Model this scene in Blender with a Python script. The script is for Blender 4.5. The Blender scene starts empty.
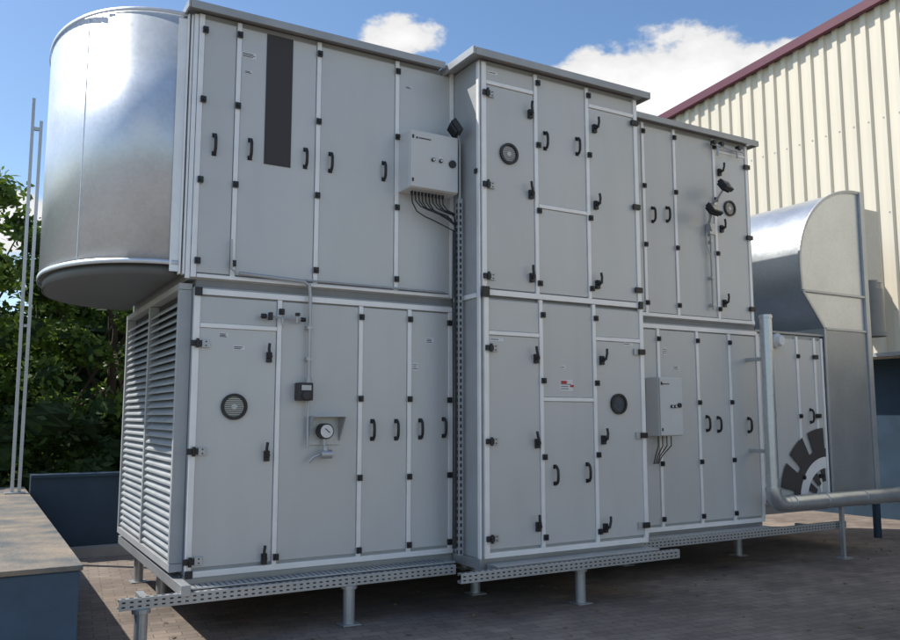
import bpy, math, random
from mathutils import Vector, Matrix
R=random.Random(7)
sc=bpy.context.scene
COL=bpy.context.collection

# ---------------------------------------------------------------- materials
def new_mat(name):
    m=bpy.data.materials.new(name); m.use_nodes=True
    nt=m.node_tree; return m,nt,nt.nodes['Principled BSDF']
def mat(name,base,rough=.5,metal=0.,var=.08,scale=3.,stretch=(1,1,1),bump=0.,bscale=40.,spec=.5,rand=0.,second=None,streak=0.):
    m,nt,b=new_mat(name); N=nt.nodes; L=nt.links
    tc=N.new('ShaderNodeTexCoord'); mp=N.new('ShaderNodeMapping'); mp.inputs['Scale'].default_value=stretch
    L.new(tc.outputs['Object'],mp.inputs['Vector'])
    n=N.new('ShaderNodeTexNoise'); n.inputs['Scale'].default_value=scale; n.inputs['Detail'].default_value=5; n.inputs['Roughness'].default_value=.6
    L.new(mp.outputs[0],n.inputs['Vector'])
    cr=N.new('ShaderNodeValToRGB'); cr.color_ramp.elements[0].position=.3; cr.color_ramp.elements[1].position=.7
    lo=[c*(1-var) for c in base]; hi=[min(1,c*(1+var)) for c in base]
    if second: lo=list(second)
    cr.color_ramp.elements[0].color=(*lo,1); cr.color_ramp.elements[1].color=(*hi,1)
    L.new(n.outputs['Fac'],cr.inputs['Fac'])
    src=cr.outputs['Color']
    if streak>0:
        m2=N.new('ShaderNodeMapping'); m2.inputs['Scale'].default_value=(5,5,.9); L.new(tc.outputs['Object'],m2.inputs['Vector'])
        ns=N.new('ShaderNodeTexNoise'); ns.inputs['Scale'].default_value=1; ns.inputs['Detail'].default_value=3; L.new(m2.outputs[0],ns.inputs['Vector'])
        ms_=N.new('ShaderNodeMapRange'); ms_.inputs['From Min'].default_value=.5; ms_.inputs['From Max'].default_value=.85; ms_.inputs['To Min'].default_value=1; ms_.inputs['To Max'].default_value=1-streak
        L.new(ns.outputs['Fac'],ms_.inputs['Value'])
        h_=N.new('ShaderNodeHueSaturation'); L.new(src,h_.inputs['Color']); L.new(ms_.outputs[0],h_.inputs['Value']); src=h_.outputs['Color']
    if rand>0:
        oi=N.new('ShaderNodeObjectInfo'); hs=N.new('ShaderNodeHueSaturation')
        mr=N.new('ShaderNodeMapRange'); mr.inputs['To Min'].default_value=1-rand; mr.inputs['To Max'].default_value=1+rand
        L.new(oi.outputs['Random'],mr.inputs['Value']); L.new(mr.outputs[0],hs.inputs['Value']); L.new(src,hs.inputs['Color']); src=hs.outputs['Color']
    L.new(src,b.inputs['Base Color'])
    b.inputs['Metallic'].default_value=metal
    b.inputs['Specular IOR Level'].default_value=spec
    rr=N.new('ShaderNodeMapRange'); rr.inputs['To Min'].default_value=max(.02,rough-.08); rr.inputs['To Max'].default_value=min(1,rough+.1)
    L.new(n.outputs['Fac'],rr.inputs['Value']); L.new(rr.outputs[0],b.inputs['Roughness'])
    if bump>0:
        n2=N.new('ShaderNodeTexNoise'); n2.inputs['Scale'].default_value=bscale; n2.inputs['Detail'].default_value=4
        L.new(tc.outputs['Object'],n2.inputs['Vector'])
        bp=N.new('ShaderNodeBump'); bp.inputs['Strength'].default_value=bump; bp.inputs['Distance'].default_value=.02
        L.new(n2.outputs['Fac'],bp.inputs['Height']); L.new(bp.outputs[0],b.inputs['Normal'])
    return m
def galv(name,base,rough=.32,metal=.85,bump=.12):
    m,nt,b=new_mat(name); N=nt.nodes; L=nt.links
    tc=N.new('ShaderNodeTexCoord')
    v=N.new('ShaderNodeTexVoronoi'); v.inputs['Scale'].default_value=38; L.new(tc.outputs['Object'],v.inputs['Vector'])
    n=N.new('ShaderNodeTexNoise'); n.inputs['Scale'].default_value=2.2; n.inputs['Detail'].default_value=4; L.new(tc.outputs['Object'],n.inputs['Vector'])
    sx=N.new('ShaderNodeSeparateColor'); L.new(v.outputs['Color'],sx.inputs[0])
    ad=N.new('ShaderNodeMath'); ad.operation='MULTIPLY_ADD'; ad.inputs[1].default_value=.22; L.new(sx.outputs[0],ad.inputs[0]); L.new(n.outputs['Fac'],ad.inputs[2])
    cr=N.new('ShaderNodeValToRGB'); cr.color_ramp.elements[0].position=.35; cr.color_ramp.elements[1].position=.95
    cr.color_ramp.elements[0].color=(*[c*.88 for c in base],1); cr.color_ramp.elements[1].color=(*[min(1,c*1.08) for c in base],1)
    L.new(ad.outputs[0],cr.inputs['Fac']); L.new(cr.outputs[0],b.inputs['Base Color'])
    mr=N.new('ShaderNodeMapRange'); mr.inputs['To Min'].default_value=rough-.05; mr.inputs['To Max'].default_value=rough+.08
    L.new(ad.outputs[0],mr.inputs['Value']); L.new(mr.outputs[0],b.inputs['Roughness'])
    b.inputs['Metallic'].default_value=metal
    mp=N.new('ShaderNodeMapping'); mp.inputs['Scale'].default_value=(1,1,.3); L.new(tc.outputs['Object'],mp.inputs[0])
    n2=N.new('ShaderNodeTexNoise'); n2.inputs['Scale'].default_value=2.2; n2.inputs['Detail'].default_value=1; L.new(mp.outputs[0],n2.inputs['Vector'])
    bp=N.new('ShaderNodeBump'); bp.inputs['Strength'].default_value=bump; bp.inputs['Distance'].default_value=.1
    L.new(n2.outputs['Fac'],bp.inputs['Height']); L.new(bp.outputs[0],b.inputs['Normal'])
    return m
M_PANEL=mat('panel_grey_paint',(.59,.60,.59),.36,.10,.05,1.0,(1,1,.45),bump=.06,bscale=2.0,rand=.04,streak=.05)
M_BODY=mat('casing_grey',(.42,.435,.435),.5,.1)
M_ALU=mat('aluminium_profile',(.90,.90,.89),.35,.12,.05,6)
M_BLACK=mat('black_plastic',(.018,.018,.02),.4,0,.2,20)
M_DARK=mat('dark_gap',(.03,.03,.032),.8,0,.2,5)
M_GASKET=mat('tier_joint_grey',(.24,.25,.25),.6,0,.1,5)
M_SIGN=mat('charcoal_sign',(.055,.05,.052),.65,0,.06,3)
M_ROOF=mat('roof_sheet',(.40,.41,.41),.45,.3,.12,3)
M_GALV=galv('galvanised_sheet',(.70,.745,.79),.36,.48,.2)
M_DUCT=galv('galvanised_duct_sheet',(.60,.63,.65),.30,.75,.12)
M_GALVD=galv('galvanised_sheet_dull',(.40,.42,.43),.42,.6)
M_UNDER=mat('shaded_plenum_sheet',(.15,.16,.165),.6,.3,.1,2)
M_STEEL=galv('zinc_steel',(.50,.52,.53),.42,.6)
M_BOX=mat('cabinet_grey',(.64,.65,.64),.4,0,.03,3)
M_WHITE=mat('white_label',(.75,.76,.77),.5,0,.04,10)
M_RED=mat('red_print',(.5,.03,.03),.5)
M_GLASS=mat('dark_glass',(.10,.11,.12),.08,0,.2,20,spec=.8)
M_INNER=mat('louvre_blade',(.42,.44,.45),.42,.3,.08,4)
M_BLUE=mat('blue_paint',(.04,.085,.14),.5,0,.3,2.2,bump=.1,bscale=15)
M_BLUED=mat('dark_blue_paint',(.022,.05,.085),.6,0,.25,2,bump=.1,bscale=10)
M_CAP=mat('weathered_cap',(.27,.215,.155),.75,0,.25,2.6,second=(.085,.105,.115),bump=.4,bscale=30)
M_CREAM=mat('cream_sheet',(.74,.68,.55),.5,0,.05,.8,(1,1,.3),streak=.07)
M_MAROON=mat('maroon_trim',(.13,.03,.055),.5,0,.1,2)
M_CONC=mat('concrete',(.33,.32,.30),.85,0,.15,2,bump=.3)
M_BARK=mat('bark',(.09,.065,.045),.9,0,.3,8,(1,1,.3),bump=.6,bscale=25)
M_LITTER=mat('dry_litter',(.22,.16,.09),.9,0,.4,9)

def leafmat(name,a,bcol):
    m,nt,b=new_mat(name); N=nt.nodes; L=nt.links
    tc=N.new('ShaderNodeTexCoord'); n=N.new('ShaderNodeTexNoise'); n.inputs['Scale'].default_value=1.7; n.inputs['Detail'].default_value=5; n.inputs['Roughness'].default_value=.75
    L.new(tc.outputs['Object'],n.inputs['Vector'])
    cr=N.new('ShaderNodeValToRGB'); cr.color_ramp.elements[0].position=.38; cr.color_ramp.elements[1].position=.66
    cr.color_ramp.elements[0].color=(*a,1); cr.color_ramp.elements[1].color=(*bcol,1)
    L.new(n.outputs['Fac'],cr.inputs['Fac']); L.new(cr.outputs[0],b.inputs['Base Color']); b.inputs['Roughness'].default_value=.5
    tr=N.new('ShaderNodeBsdfTranslucent'); L.new(cr.outputs[0],tr.inputs['Color'])
    mx=N.new('ShaderNodeMixShader'); mx.inputs[0].default_value=.45
    L.new(b.outputs[0],mx.inputs[1]); L.new(tr.outputs[0],mx.inputs[2]); L.new(mx.outputs[0],N['Material Output'].inputs['Surface'])
    return m
M_LEAF=leafmat('leaves',(.085,.145,.022),(.19,.28,.045))
M_LEAF2=leafmat('hedge_leaves',(.03,.06,.015),(.09,.14,.03))
M_CORE=mat('foliage_shade_core',(.022,.045,.010),.9,0,.4,4)  # near-black green: shade of the crown interior put into the colour

# ---------------------------------------------------------------- builders
def empty(name,loc=(0,0,0)):
    e=bpy.data.objects.new(name,None); e.empty_display_size=.2; COL.objects.link(e); return e
class MB:
    def __init__(s): s.v=[]; s.f=[]
    def box(s,x0,x1,y0,y1,z0,z1):
        i=len(s.v)
        s.v+=[(x0,y0,z0),(x1,y0,z0),(x1,y1,z0),(x0,y1,z0),(x0,y0,z1),(x1,y0,z1),(x1,y1,z1),(x0,y1,z1)]
        s.f+=[(i,i+3,i+2,i+1),(i+4,i+5,i+6,i+7),(i,i+1,i+5,i+4),(i+1,i+2,i+6,i+5),(i+2,i+3,i+7,i+6),(i+3,i,i+4,i+7)]
    def obox(s,c,size,rot):
        i=len(s.v); hx,hy,hz=[q/2 for q in size]; c=Vector(c)
        for p in [(-hx,-hy,-hz),(hx,-hy,-hz),(hx,hy,-hz),(-hx,hy,-hz),(-hx,-hy,hz),(hx,-hy,hz),(hx,hy,hz),(-hx,hy,hz)]:
            s.v.append(tuple(c+rot@Vector(p)))
        s.f+=[(i,i+3,i+2,i+1),(i+4,i+5,i+6,i+7),(i,i+1,i+5,i+4),(i+1,i+2,i+6,i+5),(i+2,i+3,i+7,i+6),(i+3,i,i+4,i+7)]
    def prism(s,pts,axis,a,b):
        i=len(s.v); n=len(pts)
        for t in (a,b):
            for p,q in pts:
                s.v.append({'X':(t,p,q),'Y':(p,t,q),'Z':(p,q,t)}[axis])
        s.f.append(tuple(range(i,i+n))); s.f.append(tuple(range(i+2*n-1,i+n-1,-1)))
        for k in range(n):
            j=(k+1)%n; s.f.append((i+k,i+n+k,i+n+j,i+j))
    def cyl(s,p0,p1,r0,r1=None,n=14):
        r1=r0 if r1 is None else r1
        p0=Vector(p0);p1=Vector(p1);d=(p1-p0).normalized()
        u=d.orthogonal().normalized();w=d.cross(u);i=len(s.v)
        for p,r in ((p0,r0),(p1,r1)):
            for k in range(n):
                a=2*math.pi*k/n; s.v.append(tuple(p+(u*math.cos(a)+w*math.sin(a))*r))
        s.f.append(tuple(range(i+n-1,i-1,-1))); s.f.append(tuple(range(i+n,i+2*n)))
        for k in range(n):
            j=(k+1)%n; s.f.append((i+k,i+j,i+n+j,i+n+k))
    def tube(s,pts,r,n=10):
        pts=[Vector(p) for p in pts]
        i=len(s.v); prev=None
        for k,p in enumerate(pts):
            d=(pts[min(k+1,len(pts)-1)]-pts[max(k-1,0)]).normalized()
            if prev is None: u=d.orthogonal().normalized()
            else: u=(prev-d*prev.dot(d)).normalized()
            prev=u; w=d.cross(u)
            for q in range(n):
                a=2*math.pi*q/n; s.v.append(tuple(p+(u*math.cos(a)+w*math.sin(a))*r))
        for k in range(len(pts)-1):
            for q in range(n):
                j=(q+1)%n; s.f.append((i+k*n+q,i+k*n+j,i+(k+1)*n+j,i+(k+1)*n+q))
        s.f.append(tuple(i+q for q in range(n-1,-1,-1))); e=i+(len(pts)-1)*n; s.f.append(tuple(e+q for q in range(n)))
    def done(s,name,m,parent=None,bevel=0,smooth=False):
        me=bpy.data.meshes.new(name); me.from_pydata(s.v,[],s.f); me.update()
        import bmesh
        bm=bmesh.new(); bm.from_mesh(me); bmesh.ops.recalc_face_normals(bm,faces=bm.faces); bm.to_mesh(me); bm.free()
        me.materials.append(m)
        o=bpy.data.objects.new(name,me); COL.objects.link(o)
        if parent: o.parent=parent
        if bevel:
            b=o.modifiers.new('bevel','BEVEL'); b.width=bevel; b.segments=2; b.limit_method='ANGLE'
        if smooth:
            for p in me.polygons: p.use_smooth=True
            me.set_sharp_from_angle(angle=math.radians(38))
        return o

# ================================================================ AIR HANDLING UNIT
AHU=empty('air_handling_unit')
YL=6.23; YC=5.78; YR=6.23
body=MB()
body.box(1.405,3.655,YL+.022,8.75,.44,2.575)
body.box(1.365,3.655,YL+.022,8.75,2.63,4.74)
body.box(3.665,5.485,YC+.022,8.74,.44,2.60)
body.box(3.665,5.485,YC+.022,8.74,2.64,4.71)
body.box(5.495,7.655,YR+.022,8.75,.44,2.565)
body.box(5.495,7.655,YR+.022,8.75,2.615,4.73)
body.box(7.665,8.86,YR+.062,8.7,.60,2.55)
body.done('casing',M_BODY,AHU,bevel=.004)
gap=MB(); gap.box(1.42,7.64,YL+.030,8.70,.5,4.7); gap.box(3.68,5.47,YC+.030,6.2,.5,4.69)
gap.done('tier_joint',M_GASKET,AHU)
# roof
rf=MB()
rf.box(1.28,3.53,YL-.07,8.86,4.750,4.780)
rf.box(1.28,3.53,YL-.085,YL-.073,4.722,4.785)
rf.box(1.262,1.277,YL-.085,8.86,4.722,4.785)
rf.box(3.57,5.57,YC-.08,8.87,4.722,4.750)
rf.box(3.57,5.57,YC-.095,YC-.083,4.69,4.755)
rf.box(3.54,3.567,YC-.095,8.87,4.69,4.758)
rf.box(5.573,5.588,YC-.095,8.87,4.69,4.758)
rf.box(5.60,7.71,YR-.07,8.86,4.735,4.765)
rf.box(5.60,7.71,YR-.085,YR-.073,4.707,4.77)
rf.box(7.712,7.726,YR-.085,8.86,4.707,4.77)
rf.box(7.665,8.90,YR+.03,8.72,2.555,2.58)
rf.done('roof_sheet',M_ROOF,AHU,bevel=.003)
def panel(x0,x1,z0,z1,Y):
    b=MB(); b.box(x0,x1,Y,Y+.02,z0,z1); b.done('door_panel',M_PANEL,AHU,bevel=.004)
alu=MB(); blk=MB(); stl=MB(); lab=MB(); txt=MB()
SW=.018
def vs(x,z0,z1,Y,w=SW): alu.box(x-w,x+w,Y-.012,Y+.019,z0,z1)
def hs(x0,x1,z,Y,w=.017): alu.box(x0,x1,Y-.010,Y+.018,z-w,z+w)
def clamp(x,z,Y,side=1):
    j=R.uniform(-.008,.008)
    blk.box(x-.021,x+.021,Y-.034,Y-.013,z-.024+j,z+.024+j)
    blk.cyl((x,Y-.045,z+j),(x,Y-.034,z+j),.013,n=8)
def grip(x,z,Y):
    pts=[(x,Y,z-.075),(x,Y-.03,z-.07),(x,Y-.045,z-.045),(x,Y-.048,z),(x,Y-.045,z+.045),(x,Y-.03,z+.07),(x,Y,z+.075)]
    blk.tube(pts,.013,8)
    blk.box(x-.018,x+.018,Y-.006,Y,z-.09,z-.055); blk.box(x-.018,x+.018,Y-.006,Y,z+.055,z+.09)
def lever(x,z,Y,d=-1):
    t=R.uniform(-.006,.01)
    blk.box(x-.020,x+.020,Y-.03,Y,z-.045,z+.035)
    blk.cyl((x,Y-.05,z),(x,Y-.03,z),.018,n=10)
    blk.tube([(x,Y-.05,z+.01),(x+.008*d,Y-.06,z+.0),(x+(.018+t)*d,Y-.062,z+.055),(x+(.015+2*t)*d,Y-.06,z+.10)],.012,8)
def hinge(x,z,Y,w=.10):
    blk.box(x-w/2,x+w*.15,Y-.036,Y-.012,z-.022,z+.022)
    blk.cyl((x-w*.12,Y-.04,z-.035),(x-w*.12,Y-.04,z+.035),.013,n=8)
    stl.box(x+w*.15,x+w*.62,Y-.02,Y-.002,z-.03,z+.03)
    for q in (-.015,.015): blk.cyl((x+w*.4,Y-.026,z+q),(x+w*.4,Y-.02,z+q),.006,n=6)
def label(x,z,Y,w=.09,h=.045,lines=3):
    lab.box(x-w/2,x+w/2,Y-.003,Y,z-h/2,z+h/2)
    for i in range(lines):
        zz=z+h/2-(i+1)*h/(lines+1); ww=w*R.uniform(.5,.85)
        txt.box(x-w*.43,x-w*.43+ww,Y-.0045,Y-.003,zz-.0025,zz+.0025)
def port(x,z,Y,r,dark=False):
    n=28; g=MB(); ring=MB()
    for k in range(n):
        a0=2*math.pi*k/n;a1=2*math.pi*(k+1)/n
        ring.prism([(x+r*math.cos(a0),z+r*math.sin(a0)),(x+r*math.cos(a1),z+r*math.sin(a1)),(x+r*.78*math.cos(a1),z+r*.78*math.sin(a1)),(x+r*.78*math.cos(a0),z+r*.78*math.sin(a0))],'Y',Y-.022,Y)
    ring.done('porthole_ring',M_BLACK,AHU)
    g.cyl((x,Y-.008,z),(x,Y+.001,z),r*.8,n=28); g.done('porthole_glass',M_GLASS,AHU)
    if not dark:
        q=MB()
        for k in range(-4,5):
            hw=r*.74*math.sqrt(max(0,1-(k/5)**2)); q.box(x-hw,x+hw,Y-.011,Y-.0085,z+k*r*.15-.0022,z+k*r*.15+.0022)
        q.cyl((x,Y-.013,z),(x,Y-.0085,z),r*.22,n=14)
        q.done('porthole_grille',M_STEEL,AHU)

# --- left section upper
zt,zb=4.69,2.67
xs=[1.385,1.68,2.355,3.085,3.64]
for i in range(4):
    panel(xs[i]+.022,xs[i+1]-.022,zb+.01,zt,YL)
for i,x in enumerate(xs): vs(x,zb-.03,zt+.03,YL,.020 if i in(0,4) else SW)
hs(1.41,3.61,2.655,YL,.014)
alu.box(1.329,1.361,YL+.0,YL+.03,2.63,4.715)
for j,z in enumerate((4.60,4.03,3.40,2.77)):
    for x in xs[1:4]: clamp(x,z+ (0 if j else .02),YL)
    clamp(xs[0]+.025,z,YL)
for x,z in ((1.51,3.69),(1.79,3.70),(2.25,3.70),(2.47,3.70),(2.96,3.70)): grip(x,z,YL)
label(1.76,4.47,YL,.12,.05); label(1.76,4.33,YL,.06,.03,2); label(3.2,4.50,YL,.07,.03,2)
# --- left section lower
zt,zb=2.50,.49
xs=[1.425,2.065,2.765,3.22,3.63]
for i in range(4):
    if i==0:
        panel(xs[0]+.022,xs[1]-.022,zb+.01,2.262,YL); panel(xs[0]+.022,xs[1]-.022,2.298,zt,YL)
    else: panel(xs[i]+.022,xs[i+1]-.022,zb+.01,zt,YL)
for i,x in enumerate(xs): vs(x,zb-.02,zt+.01,YL,.022 if i in(0,4) else SW)
hs(1.41,3.65,2.535,YL,.022); hs(1.41,3.65,.455,YL,.022)
hs(1.45,2.045,2.28,YL)
blk.box(1.40,1.455,YL-.03,YL-.013,2.50,2.565)
blk.box(1.40,1.455,YL-.03,YL-.013,.43,.485)
for z in (2.14,1.34,.55): hinge(1.445,z,YL,.13)
for z in (2.06,1.30,.53): lever(1.985,z,YL)
port(1.725,1.67,YL,.10)
for x,z in ((2.88,1.485),(3.10,1.485),(3.33,1.49),(3.56,1.50)): grip(x,z,YL)
for z in (2.42,1.74,1.10,.53):
    for x in xs[2:4]: clamp(x,z,YL)
    clamp(xs[4]-.02,z,YL)
clamp(xs[1]+.01,2.42,YL); clamp(xs[1]+.01,.53,YL)
label(1.63,2.21,YL,.07,.04); label(1.75,2.12,YL,.09,.035,2); label(3.42,2.25,YL,.07,.05); label(3.28,2.02,YL,.05,.07)
# --- centre upper
zt,zb=4.66,2.67; Y=YC
xs=[3.70,4.255,4.85,5.455]
def split(x0,x1,z0,z1,zm,Y):
    panel(x0,x1,z0,zm-.020,Y); panel(x0,x1,zm+.020,z1,Y)
split(xs[0]+.024,xs[1]-.022,zb+.01,zt,4.505,Y); split(xs[1]+.022,xs[2]-.022,zb+.01,zt,3.465,Y); split(xs[2]+.022,xs[3]-.024,zb+.01,zt,4.515,Y)
for i,x in enumerate(xs): vs(x,zb-.01,zt+.02,Y,.022 if i in(0,3) else SW)
hs(3.725,4.23,4.505,Y); hs(4.28,4.83,3.465,Y); hs(4.875,5.43,4.515,Y)
hs(3.69,5.47,2.645,Y,.024)
for z in (4.40,3.58,2.78): hinge(3.735,z,Y,.11)
for z in (4.30,3.56,2.81): lever(4.19,z,Y); lever(4.935,z+.0,Y,1)
for z in (4.44,3.60,2.79): blk.box(5.39,5.475,Y-.036,Y-.012,z-.025,z+.025)
port(3.96,3.89,Y,.095)
grip(4.36,4.08,Y); grip(4.73,4.09,Y)
for z in (4.60,4.02,3.42,2.76):
    clamp(4.275,z,Y); clamp(4.865,z,Y)
blk.box(3.665,3.735,Y-.034,Y-.013,2.60,2.69); blk.box(5.43,5.475,Y-.034,Y-.013,2.61,2.68)
label(3.80,4.60,Y,.1,.03,1)
# --- centre lower
zt,zb=2.585,.50
xs=[3.715,4.285,4.885,5.465]
split(xs[0]+.024,xs[1]-.022,zb+.01,zt,2.30,Y); split(xs[1]+.022,xs[2]-.022,zb+.01,zt,1.745,Y); split(xs[2]+.022,xs[3]-.024,zb+.01,zt,2.305,Y)
for i,x in enumerate(xs): vs(x,zb-.02,zt+.03,Y,.022 if i in(0,3) else SW)
hs(3.74,4.265,2.30,Y); hs(4.305,4.865,1.745,Y); hs(4.905,5.44,2.305,Y)
hs(3.69,5.48,.465,Y,.022)
for z in (2.17,1.39,.60): hinge(3.755,z,Y,.11)
for z in (2.10,1.37,.67): lever(4.225,z,Y)
for z in (2.11,1.39,.61): lever(4.965,z,Y,1)
for z in (2.20,1.42,.60): blk.box(5.41,5.485,Y-.036,Y-.012,z-.025,z+.025); stl.box(5.36,5.41,Y-.02,Y-.002,z-.03,z+.03)
port(5.16,1.71,Y,.095,True)
grip(4.42,1.09,Y); grip(4.78,1.10,Y)
for z in (2.48,1.90,1.25,.58):
    clamp(4.30,z,Y); clamp(4.90,z,Y)
label(3.82,2.245,Y,.14,.03,1); label(5.3,2.27,Y,.12,.03,1)
label(4.56,1.87,Y,.14,.10,4); label(4.53,2.03,Y,.05,.03,1)
red=MB(); red.box(4.50,4.56,Y-.006,Y-.0045,1.885,1.91); red.box(4.60,4.64,Y-.006,Y-.0045,1.855,1.875); red.done('sticker_print',M_RED,AHU)
# --- right upper
zt,zb=4.67,2.66; Y=YR
xs=[5.53,5.98,6.435,7.05,7.585]
for i in range(4): panel(xs[i]+.022,xs[i+1]-.022,zb+.01,zt,Y)
for i,x in enumerate(xs): vs(x,zb-.02,zt+.03,Y)
hs(5.51,7.62,2.645,Y,.018)
hs(7.08,7.56,4.57,Y,.012)
grip(6.10,3.71,Y); grip(6.31,3.74,Y)
port(7.28,3.93,Y,.09)
for z in (4.33,3.68,2.84): lever(7.13,z,Y,1)
for z in (4.45,3.62,2.80): blk.box(7.53,7.62,Y-.036,Y-.012,z-.025,z+.025)
for z in (4.60,4.0,3.38,2.77):
    for x in xs[1:4]: clamp(x,z,Y)
# --- right lower
zt,zb=2.49,.50
xs=[5.53,6.12,6.685,7.18,7.635]
for i in range(4): panel(xs[i]+.022,xs[i+1]-.022,zb+.01,zt,Y)
for i,x in enumerate(xs): vs(x,zb-.02,zt+.01,Y)
hs(5.51,7.645,2.525,Y,.022); hs(5.51,7.645,.465,Y,.022)
for x,z in ((6.01,1.51),(6.19,1.51),(6.80,1.52),(6.97,1.51),(7.45,1.50)): grip(x,z,Y)
for z in (2.40,1.75,1.12,.56):
    for x in xs[1:4]: clamp(x,z,Y)
label(6.38,2.10,Y,.08,.05); label(6.22,2.27,Y,.05,.08)
# --- extension lower
Y=YR+.04
xs=[7.70,8.38,8.70,8.84]
for i in range(3): panel(xs[i]+.02,xs[i+1]-.02,.66,2.50,Y)
for x in xs: vs(x,.63,2.53,Y)
for z in (2.3,1.6,.9): blk.box(8.66,8.74,Y-.034,Y-.012,z-.025,z+.025); clamp(8.38,z,Y)
grip(8.58,1.6,Y)
alu.box(3.650,3.664,YC+.0,YC+.04,.44,4.68)
alu.box(3.650,3.664,YC+.05,YL-.02,2.60,2.64)
blk.box(3.636,3.664,YC+.02,YC+.06,3.68,3.72)
alu.done('frame_profiles',M_ALU,AHU,bevel=.002)
blk.done('handles_and_clamps',M_BLACK,AHU,bevel=.003,smooth=True)
stl.done('hinge_leaves',M_STEEL,AHU,bevel=.002)
lab.done('labels',M_WHITE,AHU); txt.done('label_print',M_DARK,AHU)
s=MB(); s.box(1.905,2.125,YL-.008,YL,3.60,4.688); s.done('door_sign_strip',M_SIGN,AHU,bevel=.002)
# --- louvre end (faces -X)
lv=MB(); fr=MB()
ya,yb,ym=6.33,8.70,7.50
for (a,b) in ((ya+.05,ym-.035),(ym+.035,yb-.05)):
    n=33
    st=(2.50-.56)/n
    for i in range(n):
        z0=.56+i*st
        lv.prism([(1.315,z0),(1.321,z0-.004),(1.385,z0+st*.95),(1.379,z0+st*.95+.004)],'Y',a,b)
        lv.prism([(1.315,z0-.010),(1.318,z0-.010),(1.318,z0+.004),(1.315,z0+.004)],'Y',a,b)
lv.done('louvre_blades',M_INNER,AHU)
for y in (ya,ym,yb): fr.box(1.305,1.402,y-.024,y+.024,.53,2.55)
fr.box(1.305,1.402,ya-.03,yb+.03,2.552,2.60); fr.box(1.305,1.402,ya-.03,yb+.03,.47,.528)
fr.done('louvre_frame',M_BODY,AHU,bevel=.003)
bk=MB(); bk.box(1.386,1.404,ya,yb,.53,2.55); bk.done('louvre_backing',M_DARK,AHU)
# --- base frame
bs=MB()
bs.box(1.40,7.66,YL+.04,YL+.12,.34,.438); bs.box(1.40,7.66,8.6,8.68,.34,.438)
bs.box(3.67,5.48,YC+.04,YC+.12,.34,.438)
for x in (1.42,2.5,3.6,5.4,6.5,7.58): bs.box(x-.03,x+.03,YL+.12,8.6,.35,.436)
for x in (3.70,4.6,5.44): bs.box(x-.03,x+.03,YC+.12,YL+.03,.35,.436)
bs.box(7.66,8.86,YR+.08,YR+.15,.50,.598); bs.box(7.66,8.86,8.5,8.6,.50,.598)
bs.box(1.33,1.395,5.98,8.8,.355,.43)
bs.done('base_channels',M_STEEL,AHU,bevel=.003)

# ================================================================ steel support frame
SF=empty('steel_support_frame')
ra=MB(); sl=MB()
def rail(x0,x1,y,z,h=.075,d=.05):
    ra.box(x0,x1,y,y+.004,z,z+h); ra.box(x0,x1,y+.004,y+d,z+h-.004,z+h); ra.box(x0,x1,y+.004,y+d,z,z+.004)
    ra.box(x0,x1,y+d,y+d+.003,z+h*.72,z+h); ra.box(x0,x1,y+d,y+d+.003,z,z+h*.28)
    x=x0+.03
    while x<x1-.03:
        for zz in (z+h*.3,z+h*.7): sl.box(x-.011,x+.011,y-.0025,y,zz-.005,zz+.005)
        sl.box(x-.013,x+.013,y+d*.35,y+d*.62,z+h,z+h+.002)
        x+=.052
rail(.93,3.55,6.00,.300); rail(3.33,5.65,5.55,.318); rail(5.62,8.75,6.00,.33)
def vrail(x,y,z0,z1,w=.045,d=.045):
    ra.box(x-w/2,x+w/2,y,y+d,z0,z1); z=z0+.03
    while z<z1-.02:
        sl.box(x-.008,x+.008,y-.0025,y,z-.016,z+.016); sl.box(x-w/2-.0025,x-w/2,y+d*.3,y+d*.7,z-.016,z+.016); z+=.055
vrail(3.61,6.02,.44,3.5)
for x in (1.1,1.9,2.7,3.45): ra.box(x-.025,x+.025,6.055,YL+.02,.325,.375)
for x in (3.75,4.6,5.42): ra.box(x-.025,x+.025,5.605,YC+.02,.34,.39)
for x in (5.8,6.6,7.4,8.2): ra.box(x-.025,x+.025,6.055,YR+.02,.34,.39)
for i in range(48):
    x=1.45+i*.044; 
    if x<3.5: sl.box(x,x+.006,6.07,6.19,.3915,.3935)
ra.box(1.42,3.58,6.06,6.20,.380,.3915); ra.box(3.70,5.46,5.61,5.77,.395,.407); ra.box(5.65,7.6,6.06,6.20,.395,.407)
for x,y in ((1.08,6.03),(2.62,6.06),(4.63,5.72),(4.05,6.5),(7.75,6.7),(6.2,6.9),(1.5,7.5),(1.5,8.6),(3.0,7.6),(4.6,7.6),(6.2,7.8),(7.6,8.4)):
    ra.cyl((x,y,.010),(x,y,.30),.045,n=16); ra.box(x-.075,x+.075,y-.075,y+.075,0.002,.010)
    ra.cyl((x,y,.27),(x,y,.299),.062,n=16)
ra.done('slotted_rails',M_STEEL,SF,bevel=.0015); sl.done('rail_slots',M_DARK,SF)

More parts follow.
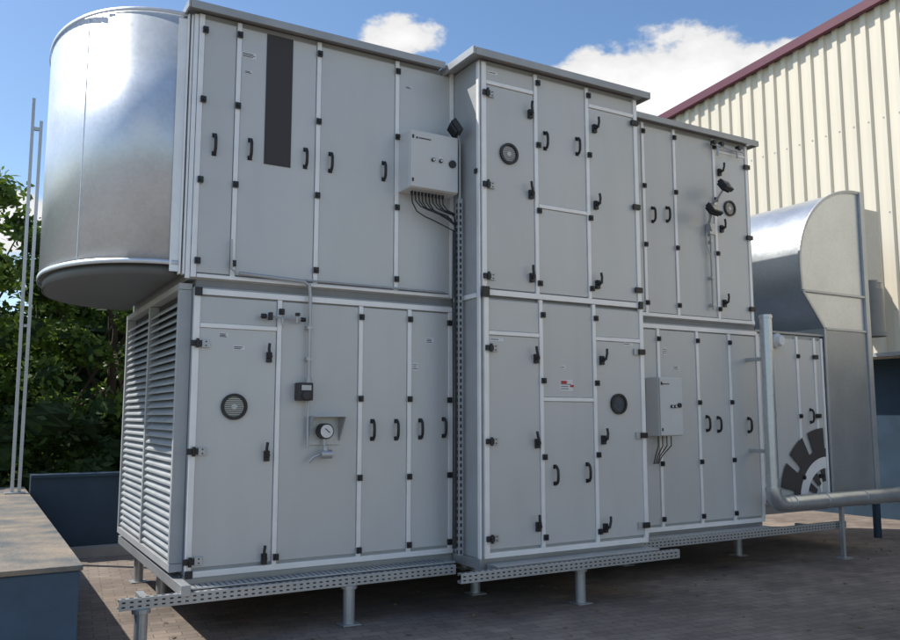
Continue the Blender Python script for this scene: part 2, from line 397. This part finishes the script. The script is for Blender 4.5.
# ================================================================ half-round exhaust hood
HD=empty('exhaust_hood')
cx,cy,ax,ay=1.30,7.53,.875,1.23; hz0,hz1=2.765,4.72
def ring(f=1.,n=48,e=.92):
    o=[]
    for k in range(n+1):
        t=math.pi*k/n; s_,c_=math.sin(t),math.cos(t)
        o.append((cx-ax*f*abs(s_)**e,cy-ay*f*(abs(c_)**e)*(1 if c_>=0 else -1)))
    return o
def shell(name,m,pts,z0,z1,parent):
    n=len(pts); v=[(p[0],p[1],z0) for p in pts]+[(p[0],p[1],z1) for p in pts]
    f=[(i,i+1,n+i+1,n+i) for i in range(n-1)]
    me=bpy.data.meshes.new(name); me.from_pydata(v,[],f)
    for p in me.polygons: p.use_smooth=True
    me.materials.append(m); o=bpy.data.objects.new(name,me); COL.objects.link(o); o.parent=parent
    sd=o.modifiers.new('s','SOLIDIFY'); sd.thickness=.006; sd.offset=0
    return o
shell('hood_wall',M_GALV,ring(),hz0,hz1,HD)
shell('lower_rim',M_GALV,ring(1.014),hz0-.035,hz0+.0,HD)
shell('upper_rim',M_GALV,ring(1.014),hz1-.018,hz1+.012,HD)
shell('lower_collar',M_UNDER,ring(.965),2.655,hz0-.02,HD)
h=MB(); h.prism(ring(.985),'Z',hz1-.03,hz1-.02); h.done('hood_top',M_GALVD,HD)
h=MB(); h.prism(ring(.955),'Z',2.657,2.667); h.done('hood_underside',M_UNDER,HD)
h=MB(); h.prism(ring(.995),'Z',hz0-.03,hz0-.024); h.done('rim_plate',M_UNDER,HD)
h=MB()
for y in (cy-ay-.02,):
    h.box(1.285,1.297,y-.03,y+.03,2.66,4.71); h.box(1.31,1.325,y-.035,y+.03,2.66,4.71)
h.box(1.22,1.285,cy-ay-.018,cy-ay-.010,2.68,4.68)
h.done('hood_flange',M_ALU,HD,bevel=.002)
h=MB()
for k in (13,):
    p=ring(1.002)[k]; h.cyl((p[0],p[1],hz0),(p[0],p[1],hz1-.02),.004,n=8)
h.done('hood_seam',M_GALV,HD)

# ================================================================ elbow duct at right end
ED=empty('elbow_duct')
prof=[(9.78,4.45)]
for k in range(0,25):
    a=math.pi/2+math.pi/2*k/24
    prof.append((9.70+1.20*math.cos(a),3.43+1.02*math.sin(a)))
prof+= [(8.52,3.10),(8.90,2.66),(8.90,.62),(9.78,.62)]
h=MB(); h.prism(prof,'Y',6.26,8.55); o=h.done('duct_body',M_DUCT,ED,smooth=True)
h=MB()
def rimstrip(pts,off,y0,y1):
    for i in range(len(pts)-1):
        (x0,z0),(x1,z1)=pts[i],pts[i+1]; d=Vector((x1-x0,z1-z0)); 
        if d.length<1e-6: continue
        nrm=Vector((-d.y,d.x)).normalized()*off
        h.prism([(x0,z0),(x1,z1),(x1+nrm.x,z1+nrm.y),(x0+nrm.x,z0+nrm.y)],'Y',y0,y1)
rimstrip(prof[:-1],-.022,6.235,6.262)
rimstrip(prof[:-1],.016,6.24,6.262)
h.box(9.72,9.80,6.225,6.258,.62,4.46); h.box(8.53,9.72,6.23,6.258,3.08,3.11); h.box(8.92,9.72,6.236,6.258,2.64,2.67)
h.done('duct_flanges',M_STEEL,ED,bevel=.002)
h=MB()
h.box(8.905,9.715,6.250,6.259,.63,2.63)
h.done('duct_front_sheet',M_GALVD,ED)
h=MB(); h.box(9.80,10.75,6.62,8.1,3.42,4.42); h.box(10.28,10.32,6.60,8.12,3.40,4.44); h.box(10.75,12.03,7.75,8.05,3.5,4.3)
h.done('wall_connection',M_GALVD,ED,bevel=.005)
h=MB(); h.cyl((10.45,6.62,2.72),(10.45,6.62,3.30),.15,n=20); h.cyl((10.45,6.62,3.30),(10.45,6.62,3.42),.10,n=20); h.cyl((10.45,6.62,2.66),(10.45,6.62,2.72),.17,n=20)
h.done('drip_pot',M_GASKET,ED,smooth=True)
h=MB(); h.cyl((10.5,6.75,0),(10.5,6.75,2.7),.05,n=12); h.done('duct_prop',M_BLUED,ED)
em=MB(); ew=MB(); ex,ez=8.80,.62; yy=6.252
def arcseg(mb,r0,r1,a0,a1,y0,y1,n=5):
    for k in range(n):
        b0=math.radians(a0+(a1-a0)*k/n); b1=math.radians(a0+(a1-a0)*(k+1)/n)
        mb.prism([(ex+r0*math.cos(b0),ez+r0*math.sin(b0)),(ex+r1*math.cos(b0),ez+r1*math.sin(b0)),(ex+r1*math.cos(b1),ez+r1*math.sin(b1)),(ex+r0*math.cos(b1),ez+r0*math.sin(b1))],'Y',y0,y1)
for a in (92,120,148): arcseg(em,.60,.84,a,a+20,yy-.003,yy)
arcseg(em,.50,.60,90,176,yy-.003,yy,16)
arcseg(ew,.37,.50,90,176,yy-.003,yy,16)
for a in (95,120,145): arcseg(em,.22,.37,a,a+14,yy-.003,yy)
eo=empty('duct_emblem'); em.done('dark_segments',M_SIGN,eo); ew.done('white_ring',M_WHITE,eo)
WL=empty('bulkhead_lamp')
h=MB(); h.cyl((7.98,6.20,2.46),(7.98,6.262,2.46),.085,n=20); h.done('lamp_base',M_BOX,WL,smooth=True)
h=MB(); h.cyl((7.98,6.15,2.46),(7.98,6.20,2.46),.055,.075,n=20); h.done('lamp_cover',M_WHITE,WL,smooth=True)

# ================================================================ pipe
PP=empty('drain_pipe')
h=MB(); px,py=7.46,5.95
h.cyl((px,py,.80),(px,py,2.70),.065,n=20)
h.tube([(px,py,.84)]+[(px+.16-.16*math.cos(math.pi/2*k/8),py,.82-.16*math.sin(math.pi/2*k/8)) for k in range(9)]+[(px+.22,py,.66)],.082,18)
h.cyl((px+.2,py,.66),(12.0,py,.66),.085,n=20)
for x in (7.75,8.3,9.0,9.7,10.4,11.1): h.cyl((x,py,.66),(x+.03,py,.66),.092,n=20)
for z in (.9,1.6,2.3,2.66): h.cyl((px,py,z),(px,py,z+.03),.072,n=20)
h.done('pipe_run',M_DUCT,PP,smooth=True)
h=MB()
for x in (8.6,9.9,11.3): h.box(x-.02,x+.02,py-.02,py+.02,.021,.575); h.box(x-.08,x+.08,py-.06,py+.06,.003,.02)
h.box(px-.02,px+.02,py+.06,YR+.02,2.2,2.24); h.box(px-.02,px+.02,py+.06,YR,1.2,1.24)
h.done('pipe_supports',M_STEEL,PP)

# ================================================================ control cabinets
def cabinet(x0,x1,y0,y1,z0,z1,detail):
    e=empty('control_cabinet')
    h=MB(); h.box(x0,x1,y0+.02,y1,z0,z1); h.done('enclosure',M_BOX,e,bevel=.008)
    h=MB(); h.box(x0+.006,x1-.006,y0,y0+.019,z0+.006,z1-.006); h.done('cabinet_door',M_BOX,e,bevel=.006)
    k=MB(); w=x1-x0; hh=z1-z0
    for fx,fz,r in detail: 
        k.cyl((x0+w*fx,y0-.018,z0+hh*fz),(x0+w*fx,y0,z0+hh*fz),r,n=14)
    k.box(x0+.02,x0+.034,y0-.006,y0,z1-.08,z1-.05); k.box(x0+.02,x0+.034,y0-.006,y0,z0+.05,z0+.08)
    k.done('knobs',M_BLACK,e)
    k=MB()
    for fx,fz,r in detail[:2]: k.cyl((x0+w*fx,y0-.022,z0+hh*fz),(x0+w*fx,y0-.018,z0+hh*fz),r*.6,n=12); k.box(x0+w*fx-.02,x0+w*fx+.02,y0-.003,y0,z0+hh*fz+r+.008,z0+hh*fz+r+.02)
    k.done('lamp_lenses',M_WHITE,e)
    k=MB(); k.box(x0+w*.17,x0+w*.42,y0-.003,y0,z1-.075,z1-.066); k.box(x0+w*.12,x0+w*.15,y0-.003,y0,z1-.08,z1-.062); k.done('door_lettering',M_SIGN,e)
    return e
c1=cabinet(3.10,3.58,6.00,YL-.0,3.53,4.04,[(.46,.52,.016),(.62,.52,.016),(.86,.5,.034)])
h=MB()
for i in range(10):
    x=3.18+i*.034; dz=R.uniform(.02,.14)
    h.cyl((x,6.12,3.50),(x,6.12,3.53),.012,n=8)
    h.tube([(x,6.12,3.51),(x+.005,6.12,3.46-dz*.3),(x+.04,6.10,3.42-dz*.7),(x+.11,6.09,3.40-dz*.9),(min(x+.2,3.58),6.08,3.38-dz),(3.585,6.06,3.30-dz)],.006,6)
h.tube([(3.585,6.06,3.25),(3.57,6.04,2.6),(3.575,6.04,1.6),(3.57,6.04,.5)],.010,6)
h.tube([(3.56,6.06,3.22),(3.55,6.05,2.6),(3.555,6.05,1.6),(3.55,6.05,.5)],.007,6)
h.done('cable_bundle',M_BLACK,c1,smooth=True)
c2=cabinet(5.93,6.25,6.03,YR,1.40,1.99,[(.5,.5,.016),(.64,.5,.016),(.82,.52,.024)])
h=MB()
for i in range(4): h.tube([(6.0+i*.06,6.14,1.40),(6.0+i*.06,6.14,1.3),(5.98+i*.03,6.16,1.2),(5.97+i*.02,6.18,1.12)],.006,6)
h.done('cable_bundle',M_BLACK,c2,smooth=True)

# ================================================================ floodlights
def flood(x,y,z,rot,arm):
    e=empty('floodlight'); rm=Matrix.Rotation(rot,3,'Z')@Matrix.Rotation(math.radians(-35),3,'X')
    h=MB(); h.obox((x,y,z),(.19,.05,.12),rm)
    for i in range(6): h.obox(Vector((x,y,z))+rm@Vector((-.075+i*.03,.035,0)),(.008,.03,.1),rm)
    h.done('lamp_housing',M_BLACK,e,bevel=.004)
    g=MB(); g.obox(Vector((x,y,z))+rm@Vector((0,-.027,0)),(.16,.004,.09),rm); g.done('lamp_glass',M_GLASS,e)
    b=MB(); b.tube(arm,.012,8); b.done('lamp_arm',M_STEEL,e,smooth=True)
flood(6.95,5.98,4.09,.3,[(6.95,6.02,4.05),(6.93,6.1,3.95),(6.92,6.2,3.9)])
flood(6.76,5.98,3.80,.2,[(6.76,6.02,3.76),(6.80,6.1,3.68),(6.90,6.16,3.62)])
flood(3.55,6.0,4.12,1.2,[(3.58,6.02,4.10),(3.62,6.05,4.0),(3.62,6.05,3.45)])
CP=empty('cable_conduit')
h=MB()
h.tube([(6.92,6.185,3.95),(6.92,6.185,2.75)],.016,10); h.box(6.88,6.97,6.16,6.22,3.58,3.70)
h.tube([(6.85,6.185,3.6),(6.86,6.185,3.45),(6.90,6.185,3.35)],.008,6)
h.tube([(1.72,6.18,2.69),(2.24,6.18,2.67),(2.29,6.18,2.64),(2.30,6.18,2.55),(2.30,6.18,1.88)],.015,10)
h.tube([(1.70,6.18,2.69),(1.66,6.18,2.72),(1.655,6.18,2.95)],.010,8)
h.tube([(2.25,6.18,2.68),(3.55,6.19,2.68)],.009,8)
h.tube([(2.30,6.18,1.75),(2.30,6.18,1.35)],.012,8)
h.tube([(6.98,6.17,4.62),(7.50,6.17,4.60)],.013,8); h.tube([(7.06,6.17,4.62),(7.06,6.17,4.5)],.012,8); h.tube([(7.38,6.17,4.62),(7.38,6.17,4.52)],.012,8)
for z in (2.3,2.05): h.box(2.275,2.325,6.165,YL,z-.012,z+.012)
for z in (3.5,3.1,2.8): h.box(6.895,6.945,6.165,YL,z-.012,z+.012)
h.done('conduit_runs',M_STEEL,CP,smooth=True)
h=MB()
for x in (7.0,7.12,7.40): h.box(x-.02,x+.02,6.14,6.20,4.61,4.66)
h.done('conduit_fittings',M_BLACK,CP,bevel=.003)
VX=empty('damper_actuator')
h=MB(); h.box(2.20,2.32,6.12,YL-.002,1.72,1.86); h.cyl((2.26,6.09,1.76),(2.26,6.12,1.76),.035,n=14); h.done('actuator_body',M_SIGN,VX,bevel=.008)
h=MB(); h.cyl((2.30,6.18,1.86),(2.30,6.18,1.90),.022,n=12); h.box(2.22,2.30,6.114,6.119,1.80,1.84); h.done('actuator_cap',M_STEEL,VX)
GX=empty('pressure_gauge')
h=MB(); h.box(2.31,2.585,6.215,YL-.002,1.37,1.60); h.box(2.31,2.585,6.08,6.213,1.592,1.60); h.prism([(6.08,1.592),(6.213,1.592),(6.213,1.40)],'X',2.575,2.585); h.prism([(6.08,1.592),(6.213,1.592),(6.213,1.40)],'X',2.31,2.318)
h.done('gauge_hood',M_STEEL,GX,bevel=.002)
h=MB(); h.cyl((2.44,6.13,1.48),(2.44,6.214,1.48),.062,n=24); h.done('gauge_case',M_BLACK,GX,smooth=True)
h=MB(); h.cyl((2.44,6.124,1.48),(2.44,6.129,1.48),.052,n=24); h.done('gauge_dial',M_WHITE,GX)
h=MB(); h.obox((2.445,6.121,1.485),(.05,.003,.006),Matrix.Rotation(.7,3,'Y')); h.done('gauge_needle',M_BLACK,GX)
h=MB(); h.cyl((2.44,6.17,1.42),(2.44,6.17,1.33),.012); h.cyl((2.40,6.15,1.30),(2.49,6.15,1.30),.035,n=16); h.cyl((2.44,6.15,1.30),(2.44,6.15,1.36),.022)
h.tube([(2.39,6.15,1.30),(2.34,6.15,1.28),(2.31,6.17,1.24)],.012,8); h.done('gauge_valve',M_STEEL,GX,smooth=True)
SX=empty('temperature_sensor')
h=MB(); h.tube([(1.93,6.17,2.37),(2.23,6.17,2.36)],.010,8); h.cyl((2.07,6.17,2.36),(2.07,6.17,2.31),.012); h.cyl((2.19,6.17,2.33),(2.19,6.17,2.40),.012); h.cyl((1.97,6.17,2.36),(1.97,YL,2.36),.014)
h.done('sensor_tube',M_STEEL,SX,smooth=True)
h=MB(); h.cyl((1.90,6.17,2.37),(1.94,6.17,2.37),.02); h.box(1.955,1.985,6.14,6.18,2.34,2.40); h.box(2.175,2.205,6.14,6.18,2.385,2.41); h.cyl((2.22,6.17,2.36),(2.26,6.17,2.36),.018)
h.done('sensor_knobs',M_BLACK,SX,bevel=.003)

# ================================================================ left wall, parapet, pole
LW=empty('blue_low_wall')
h=MB(); h.box(-2.6,.60,5.28,11.3,0,.715); h.done('wall_body',M_BLUE,LW,bevel=.01)
h=MB()
y=5.25
while y<11.3:
    h.box(-2.62,.612,y,min(y+1.996,11.33),.718,.748); y+=2.0
h.done('wall_cap',M_CAP,LW,bevel=.004)
PW=empty('parapet_wall')
h=MB(); h.box(.63,11.9,10.5,10.7,0,.90); h.done('parapet_body',M_BLUED,PW)
h=MB(); h.box(.63,11.9,10.46,10.74,.902,.935); h.done('parapet_cap',M_BLUED,PW)
h=MB(); h.box(.63,11.9,10.30,10.495,0,.11); h.done('parapet_plinth',M_CONC,PW)
PO=empty('steel_pole')
h=MB()
h.box(.495,.53,10.36,10.40,.765,5.02)
h.prism([(.425,.765),(.46,.765),(.44,5.28),(.405,5.28)],'Y',10.36,10.40)
h.box(.442,.494,10.365,10.395,4.90,4.94); h.box(.456,.494,10.365,10.395,2.6,2.63)
h.box(.37,.57,10.30,10.46,.750,.764)
h.done('pole_struts',M_STEEL,PO,bevel=.002)

# ================================================================ industrial building
IB=empty('industrial_building')
WX=12.0
def ztop(y): return 8.73-.092*abs(y-0.)
ya,yb=-14.,18.
per=.25; depth=.04
me_v=[];me_f=[]
y=ya; prof=[]
while y<yb:
    prof+=[(y,0),(y+per*.50,0),(y+per*.58,-depth),(y+per*.92,-depth)]; y+=per
prof.append((yb,0))
for (py_,dx) in prof:
    me_v+=[(WX+dx,py_,2.56),(WX+dx,py_,ztop(py_)-.05)]
for i in range(len(prof)-1): me_f.append((2*i,2*i+1,2*i+3,2*i+2))
me=bpy.data.meshes.new('cladding');me.from_pydata(me_v,[],me_f);me.materials.append(M_CREAM);o=bpy.data.objects.new('corrugated_cladding',me);COL.objects.link(o);o.parent=IB
h=MB(); h.prism([(ya,2.5),(yb,2.5),(yb,ztop(yb)-.06),(0,ztop(0)-.06),(ya,ztop(ya)-.06)],'X',WX+.01,34.); h.done('hall_volume',M_CREAM,IB)
h=MB()
for (a,b) in ((ya-.2,0),(0,yb+.2)):
    h.prism([(a,ztop(a)-.07),(b,ztop(b)-.07),(b,ztop(b)+.08),(a,ztop(a)+.08)],'X',WX-.16,WX-.06)
h.done('roof_edge_trim',M_MAROON,IB)
h=MB()
for (a,b) in ((ya-.2,0),(0,yb+.2)):
    h.prism([(a,ztop(a)-.0),(b,ztop(b)-.0),(b,ztop(b)+.06),(a,ztop(a)+.06)],'X',WX-.058,34.2)
h.done('roof_deck',M_ROOF,IB)
h=MB(); h.box(WX+.5,33.9,ya+.1,yb-.1,0,2.499); h.done('plinth_wall',M_BLUED,IB)
h=MB(); h.box(WX-.07,WX+.009,ya,yb,2.50,2.558); h.done('cladding_drip',M_ROOF,IB)
# cladding fixings: small screw heads on the ribs
h=MB()
for i in range(10,115):
    y=ya+per*i+per*.75
    for z in (3.2,4.7,6.2):
        if y>5: h.box(WX-depth-.008,WX-depth-.001,y-.010,y+.010,z-.010,z+.010)
h.done('cladding_screws',M_STEEL,IB)
h=MB()
for y in (-8,-3,2,7.1,12): h.box(WX-.02,WX+.11,y-.09,y+.09,0,2.498)
h.done('plinth_posts',M_BLUED,IB,bevel=.01)

# ================================================================ ground
m,nt,b=new_mat('paving'); N=nt.nodes; L=nt.links
tc=N.new('ShaderNodeTexCoord'); br=N.new('ShaderNodeTexBrick'); mp=N.new('ShaderNodeMapping'); mp.inputs['Rotation'].default_value=(0,0,.1)
L.new(tc.outputs['Object'],mp.inputs[0]); L.new(mp.outputs[0],br.inputs['Vector'])
br.inputs['Scale'].default_value=1; br.inputs['Brick Width'].default_value=.20; br.inputs['Row Height'].default_value=.10; br.inputs['Mortar Size'].default_value=.004; br.inputs['Mortar Smooth'].default_value=.3
br.inputs['Color1'].default_value=(.29,.235,.19,1); br.inputs['Color2'].default_value=(.215,.175,.145,1); br.inputs['Mortar'].default_value=(.13,.115,.10,1)
n=N.new('ShaderNodeTexNoise'); n.inputs['Scale'].default_value=.9; n.inputs['Detail'].default_value=7; n.inputs['Roughness'].default_value=.7; L.new(tc.outputs['Object'],n.inputs['Vector'])
mr=N.new('ShaderNodeMapRange'); mr.inputs['From Min'].default_value=.3; mr.inputs['From Max'].default_value=.7; mr.inputs['To Min'].default_value=.45; mr.inputs['To Max'].default_value=1.3; L.new(n.outputs['Fac'],mr.inputs['Value'])
hsn=N.new('ShaderNodeHueSaturation'); L.new(br.outputs['Color'],hsn.inputs['Color']); L.new(mr.outputs[0],hsn.inputs['Value']); L.new(hsn.outputs[0],b.inputs['Base Color'])
b.inputs['Roughness'].default_value=.85
bp=N.new('ShaderNodeBump'); bp.inputs['Strength'].default_value=.5; bp.inputs['Distance'].default_value=.01; bp.invert=True; L.new(br.outputs['Fac'],bp.inputs['Height']); L.new(bp.outputs[0],b.inputs['Normal'])
M_PAVE=m
M_FIELD=mat('grass_field',(.07,.10,.035),.9,0,.4,.3)
h=MB(); S=900; h.v=[(-S,-S,-.02),(S,-S,-.02),(S,S,-.02),(-S,S,-.02)]; h.f=[(0,1,2,3)]; h.done('ground',M_FIELD)
h=MB(); h.v=[(-25,-25,0),(40,-25,0),(40,12.,0),(-25,12.,0)]; h.f=[(0,1,2,3)]; h.done('paved_yard',M_PAVE)
h=MB()
R2=random.Random(3)
for i in range(420):
    x=R2.uniform(.7,11); y=R2.choice([R2.uniform(3.5,6.2),R2.gauss(6.3,.4),R2.uniform(9,10.2)])
    r=R2.uniform(.006,.02); a=R2.uniform(0,3.1); t=R2.uniform(.1,.5)
    h.obox((x,y,.008),(r*2,r,.003),Matrix.Rotation(a,3,'Z')@Matrix.Rotation(t,3,'X'))
h.done('leaf_litter',M_LITTER)

# ================================================================ trees
def leaves(name,centres,per_c,size,m,parent,core=.55):
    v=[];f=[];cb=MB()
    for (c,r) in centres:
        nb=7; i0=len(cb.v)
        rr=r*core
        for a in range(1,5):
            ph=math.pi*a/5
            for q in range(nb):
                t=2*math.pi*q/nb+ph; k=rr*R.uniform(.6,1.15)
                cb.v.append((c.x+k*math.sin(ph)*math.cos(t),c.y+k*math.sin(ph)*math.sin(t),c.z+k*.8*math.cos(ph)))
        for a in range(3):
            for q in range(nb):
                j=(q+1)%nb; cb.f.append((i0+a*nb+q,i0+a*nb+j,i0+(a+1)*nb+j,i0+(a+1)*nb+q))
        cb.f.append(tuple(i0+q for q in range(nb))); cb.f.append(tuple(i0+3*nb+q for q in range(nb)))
        for _ in range(per_c):
            d=Vector((R.gauss(0,1),R.gauss(0,1),R.gauss(0,1))); d.normalize(); d*=r*R.uniform(.45,1.05)
            p=c+Vector((d.x,d.y,d.z*.8)); s_=size*R.uniform(.6,1.3)
            u=Vector((R.gauss(0,1),R.gauss(0,1),R.gauss(0,.6))).normalized(); w=u.cross(Vector((R.gauss(0,1),R.gauss(0,1),R.gauss(0,1)))).normalized()
            i=len(v); v+=[tuple(p-u*s_),tuple(p+w*s_*.5),tuple(p+u*s_),tuple(p-w*s_*.5)]; f.append((i,i+1,i+2,i+3))
    me=bpy.data.meshes.new(name);me.from_pydata(v,[],f);me.materials.append(m);o=bpy.data.objects.new(name,me);COL.objects.link(o)
    if parent: o.parent=parent
    co_=cb.done('foliage_shade_core',M_CORE,parent if parent else o)  # dark blobs added inside each clump to block light and suggest shaded depth
    return o
def tree(x,y,hgt,rad,pc=150,nc=64):
    e=empty('deciduous_tree')
    t=MB(); base=Vector((x,y,0)); top=Vector((x+R.uniform(-.2,.2),y,hgt*.72))
    t.cyl(base,base.lerp(top,.5),.13,.09,10); t.cyl(base.lerp(top,.5),top,.09,.03,10)
    cs=[]
    for i in range(nc):
        th=R.uniform(0,2*math.pi); zf=R.uniform(-.98,1); rr=rad*math.sqrt(max(0,1-zf*zf*.85))*R.uniform(.45,1.08)
        c=Vector((x+rr*math.cos(th),y+rr*math.sin(th),hgt*.54+zf*hgt*.42)); cs.append((c,R.uniform(.28,.52)))
        if i%4==0:
            st=base.lerp(top,R.uniform(.25,.95)); mid=st.lerp(c,.5)+Vector((0,0,.12)); t.cyl(st,mid,.035,.022,6); t.cyl(mid,c,.022,.008,6)
    t.done('trunk_and_limbs',M_BARK,e,smooth=True)
    leaves('foliage',cs,pc,.07,M_LEAF,e)
for a in ((-.5,13.6,5.2,1.7,150,74),(1.9,14.3,4.7,1.8,150,90),(-3.4,15.5,5.6,2.0,90,50),(4.6,15.6,4.4,1.8,60,40)): tree(*a)
cs=[]
for i in range(90):
    cs.append((Vector((R.uniform(-6,6),R.uniform(17.4,18.4),R.uniform(.3,3.8))),R.uniform(.7,1.0)))
leaves('distant_hedge',cs,110,.13,M_LEAF2,None,.9)
cs=[]
for i in range(56):
    cs.append((Vector((R.uniform(-3,5),R.uniform(12.2,12.8),R.uniform(.2,1.7))),R.uniform(.35,.55)))
leaves('shrub_hedge',cs,120,.07,M_LEAF2,None,.7)

# ================================================================ light + sky
sd=Vector((-.50,.42,.78)).normalized()
sun=bpy.data.lights.new('sun','SUN'); sun.energy=5.0; sun.angle=math.radians(.5); sun.color=(1,.95,.87)
so=bpy.data.objects.new('sun',sun); COL.objects.link(so); so.rotation_euler=sd.to_track_quat('Z','Y').to_euler()
W=bpy.data.worlds.new('World'); sc.world=W; W.use_nodes=True; nt=W.node_tree; N=nt.nodes; L=nt.links
bg=N['Background']; sky=N.new('ShaderNodeTexSky'); sky.sky_type='NISHITA'; sky.sun_disc=False
sky.sun_elevation=math.asin(sd.z); sky.sun_rotation=math.atan2(sd.x,sd.y); sky.air_density=1.; sky.dust_density=.6; sky.ozone_density=1.5
hsky=N.new('ShaderNodeHueSaturation'); hsky.inputs['Saturation'].default_value=1.12; hsky.inputs['Value'].default_value=1.12; L.new(sky.outputs[0],hsky.inputs['Color'])
tc=N.new('ShaderNodeTexCoord'); 
nn=N.new('ShaderNodeTexNoise'); nn.inputs['Scale'].default_value=7; nn.inputs['Detail'].default_value=6; nn.inputs['Roughness'].default_value=.6
mp=N.new('ShaderNodeMapping'); mp.inputs['Scale'].default_value=(1,1,1.7); L.new(tc.outputs['Generated'],mp.inputs[0]); L.new(mp.outputs[0],nn.inputs['Vector'])
acc=None
def blob(c,rad,gain=1.):
    global acc
    s1=N.new('ShaderNodeVectorMath'); s1.operation='SUBTRACT'; L.new(tc.outputs['Generated'],s1.inputs[0]); s1.inputs[1].default_value=c
    s2=N.new('ShaderNodeVectorMath'); s2.operation='DIVIDE'; L.new(s1.outputs[0],s2.inputs[0]); s2.inputs[1].default_value=(rad[0],rad[0],rad[1])
    s3=N.new('ShaderNodeVectorMath'); s3.operation='LENGTH'; L.new(s2.outputs[0],s3.inputs[0])
    s4=N.new('ShaderNodeMath'); s4.operation='MULTIPLY_ADD'; L.new(s3.outputs['Value'],s4.inputs[0]); s4.inputs[1].default_value=-gain; s4.inputs[2].default_value=gain; s4.use_clamp=True
    if acc is None: acc=s4.outputs[0]
    else:
        mx=N.new('ShaderNodeMath'); mx.operation='MAXIMUM'; L.new(acc,mx.inputs[0]); L.new(s4.outputs[0],mx.inputs[1]); acc=mx.outputs[0]
blob((.678,.628,.365),(.17,.085)); blob((.74,.565,.36),(.13,.085)); blob((.60,.70,.365),(.14,.065))
blob((.408,.804,.431),(.085,.04),.9); blob((.0,.985,.20),(.12,.06)); blob((-.5,-.75,.35),(.5,.18)); blob((.5,-.8,.35),(.4,.14)); blob((.2,.8,.60),(.3,.05),.35)
ad=N.new('ShaderNodeMath'); ad.operation='MULTIPLY_ADD'; L.new(nn.outputs['Fac'],ad.inputs[0]); ad.inputs[1].default_value=1.7; ad.inputs[2].default_value=-1.12
ad2=N.new('ShaderNodeMath'); ad2.operation='ADD'; L.new(ad.outputs[0],ad2.inputs[0]); L.new(acc,ad2.inputs[1])
gate=N.new('ShaderNodeMath'); gate.operation='MULTIPLY'; L.new(ad2.outputs[0],gate.inputs[0])
g2=N.new('ShaderNodeMapRange'); g2.inputs['From Max'].default_value=.12; L.new(acc,g2.inputs['Value']); L.new(g2.outputs[0],gate.inputs[1])
ms=N.new('ShaderNodeMapRange'); ms.interpolation_type='SMOOTHSTEP'; ms.inputs['From Min'].default_value=.0; ms.inputs['From Max'].default_value=.18; L.new(gate.outputs[0],ms.inputs['Value'])
cc=N.new('ShaderNodeMapRange'); cc.inputs['From Min'].default_value=.1; cc.inputs['From Max'].default_value=.6; cc.inputs['To Min'].default_value=5.4; cc.inputs['To Max'].default_value=7.2; L.new(gate.outputs[0],cc.inputs['Value'])
cmb=N.new('ShaderNodeCombineColor')
for i in range(3): L.new(cc.outputs[0],cmb.inputs[i])
mix=N.new('ShaderNodeMix'); mix.data_type='RGBA'; L.new(ms.outputs[0],mix.inputs['Factor']); L.new(hsky.outputs[0],mix.inputs['A']); L.new(cmb.outputs[0],mix.inputs['B'])
L.new(mix.outputs['Result'],bg.inputs['Color']); bg.inputs['Strength'].default_value=.15

# ================================================================ camera
cd=bpy.data.cameras.new('camera'); cd.lens=32.72; cd.sensor_width=36; cd.sensor_fit='HORIZONTAL'; cd.clip_end=3000
co=bpy.data.objects.new('camera',cd); COL.objects.link(co); co.location=(0,0,1.6)
co.rotation_euler=(math.radians(96.69),0,math.radians(-30.2)); sc.camera=co
sc.view_settings.view_transform='Standard'; sc.view_settings.look='None'; sc.view_settings.exposure=0
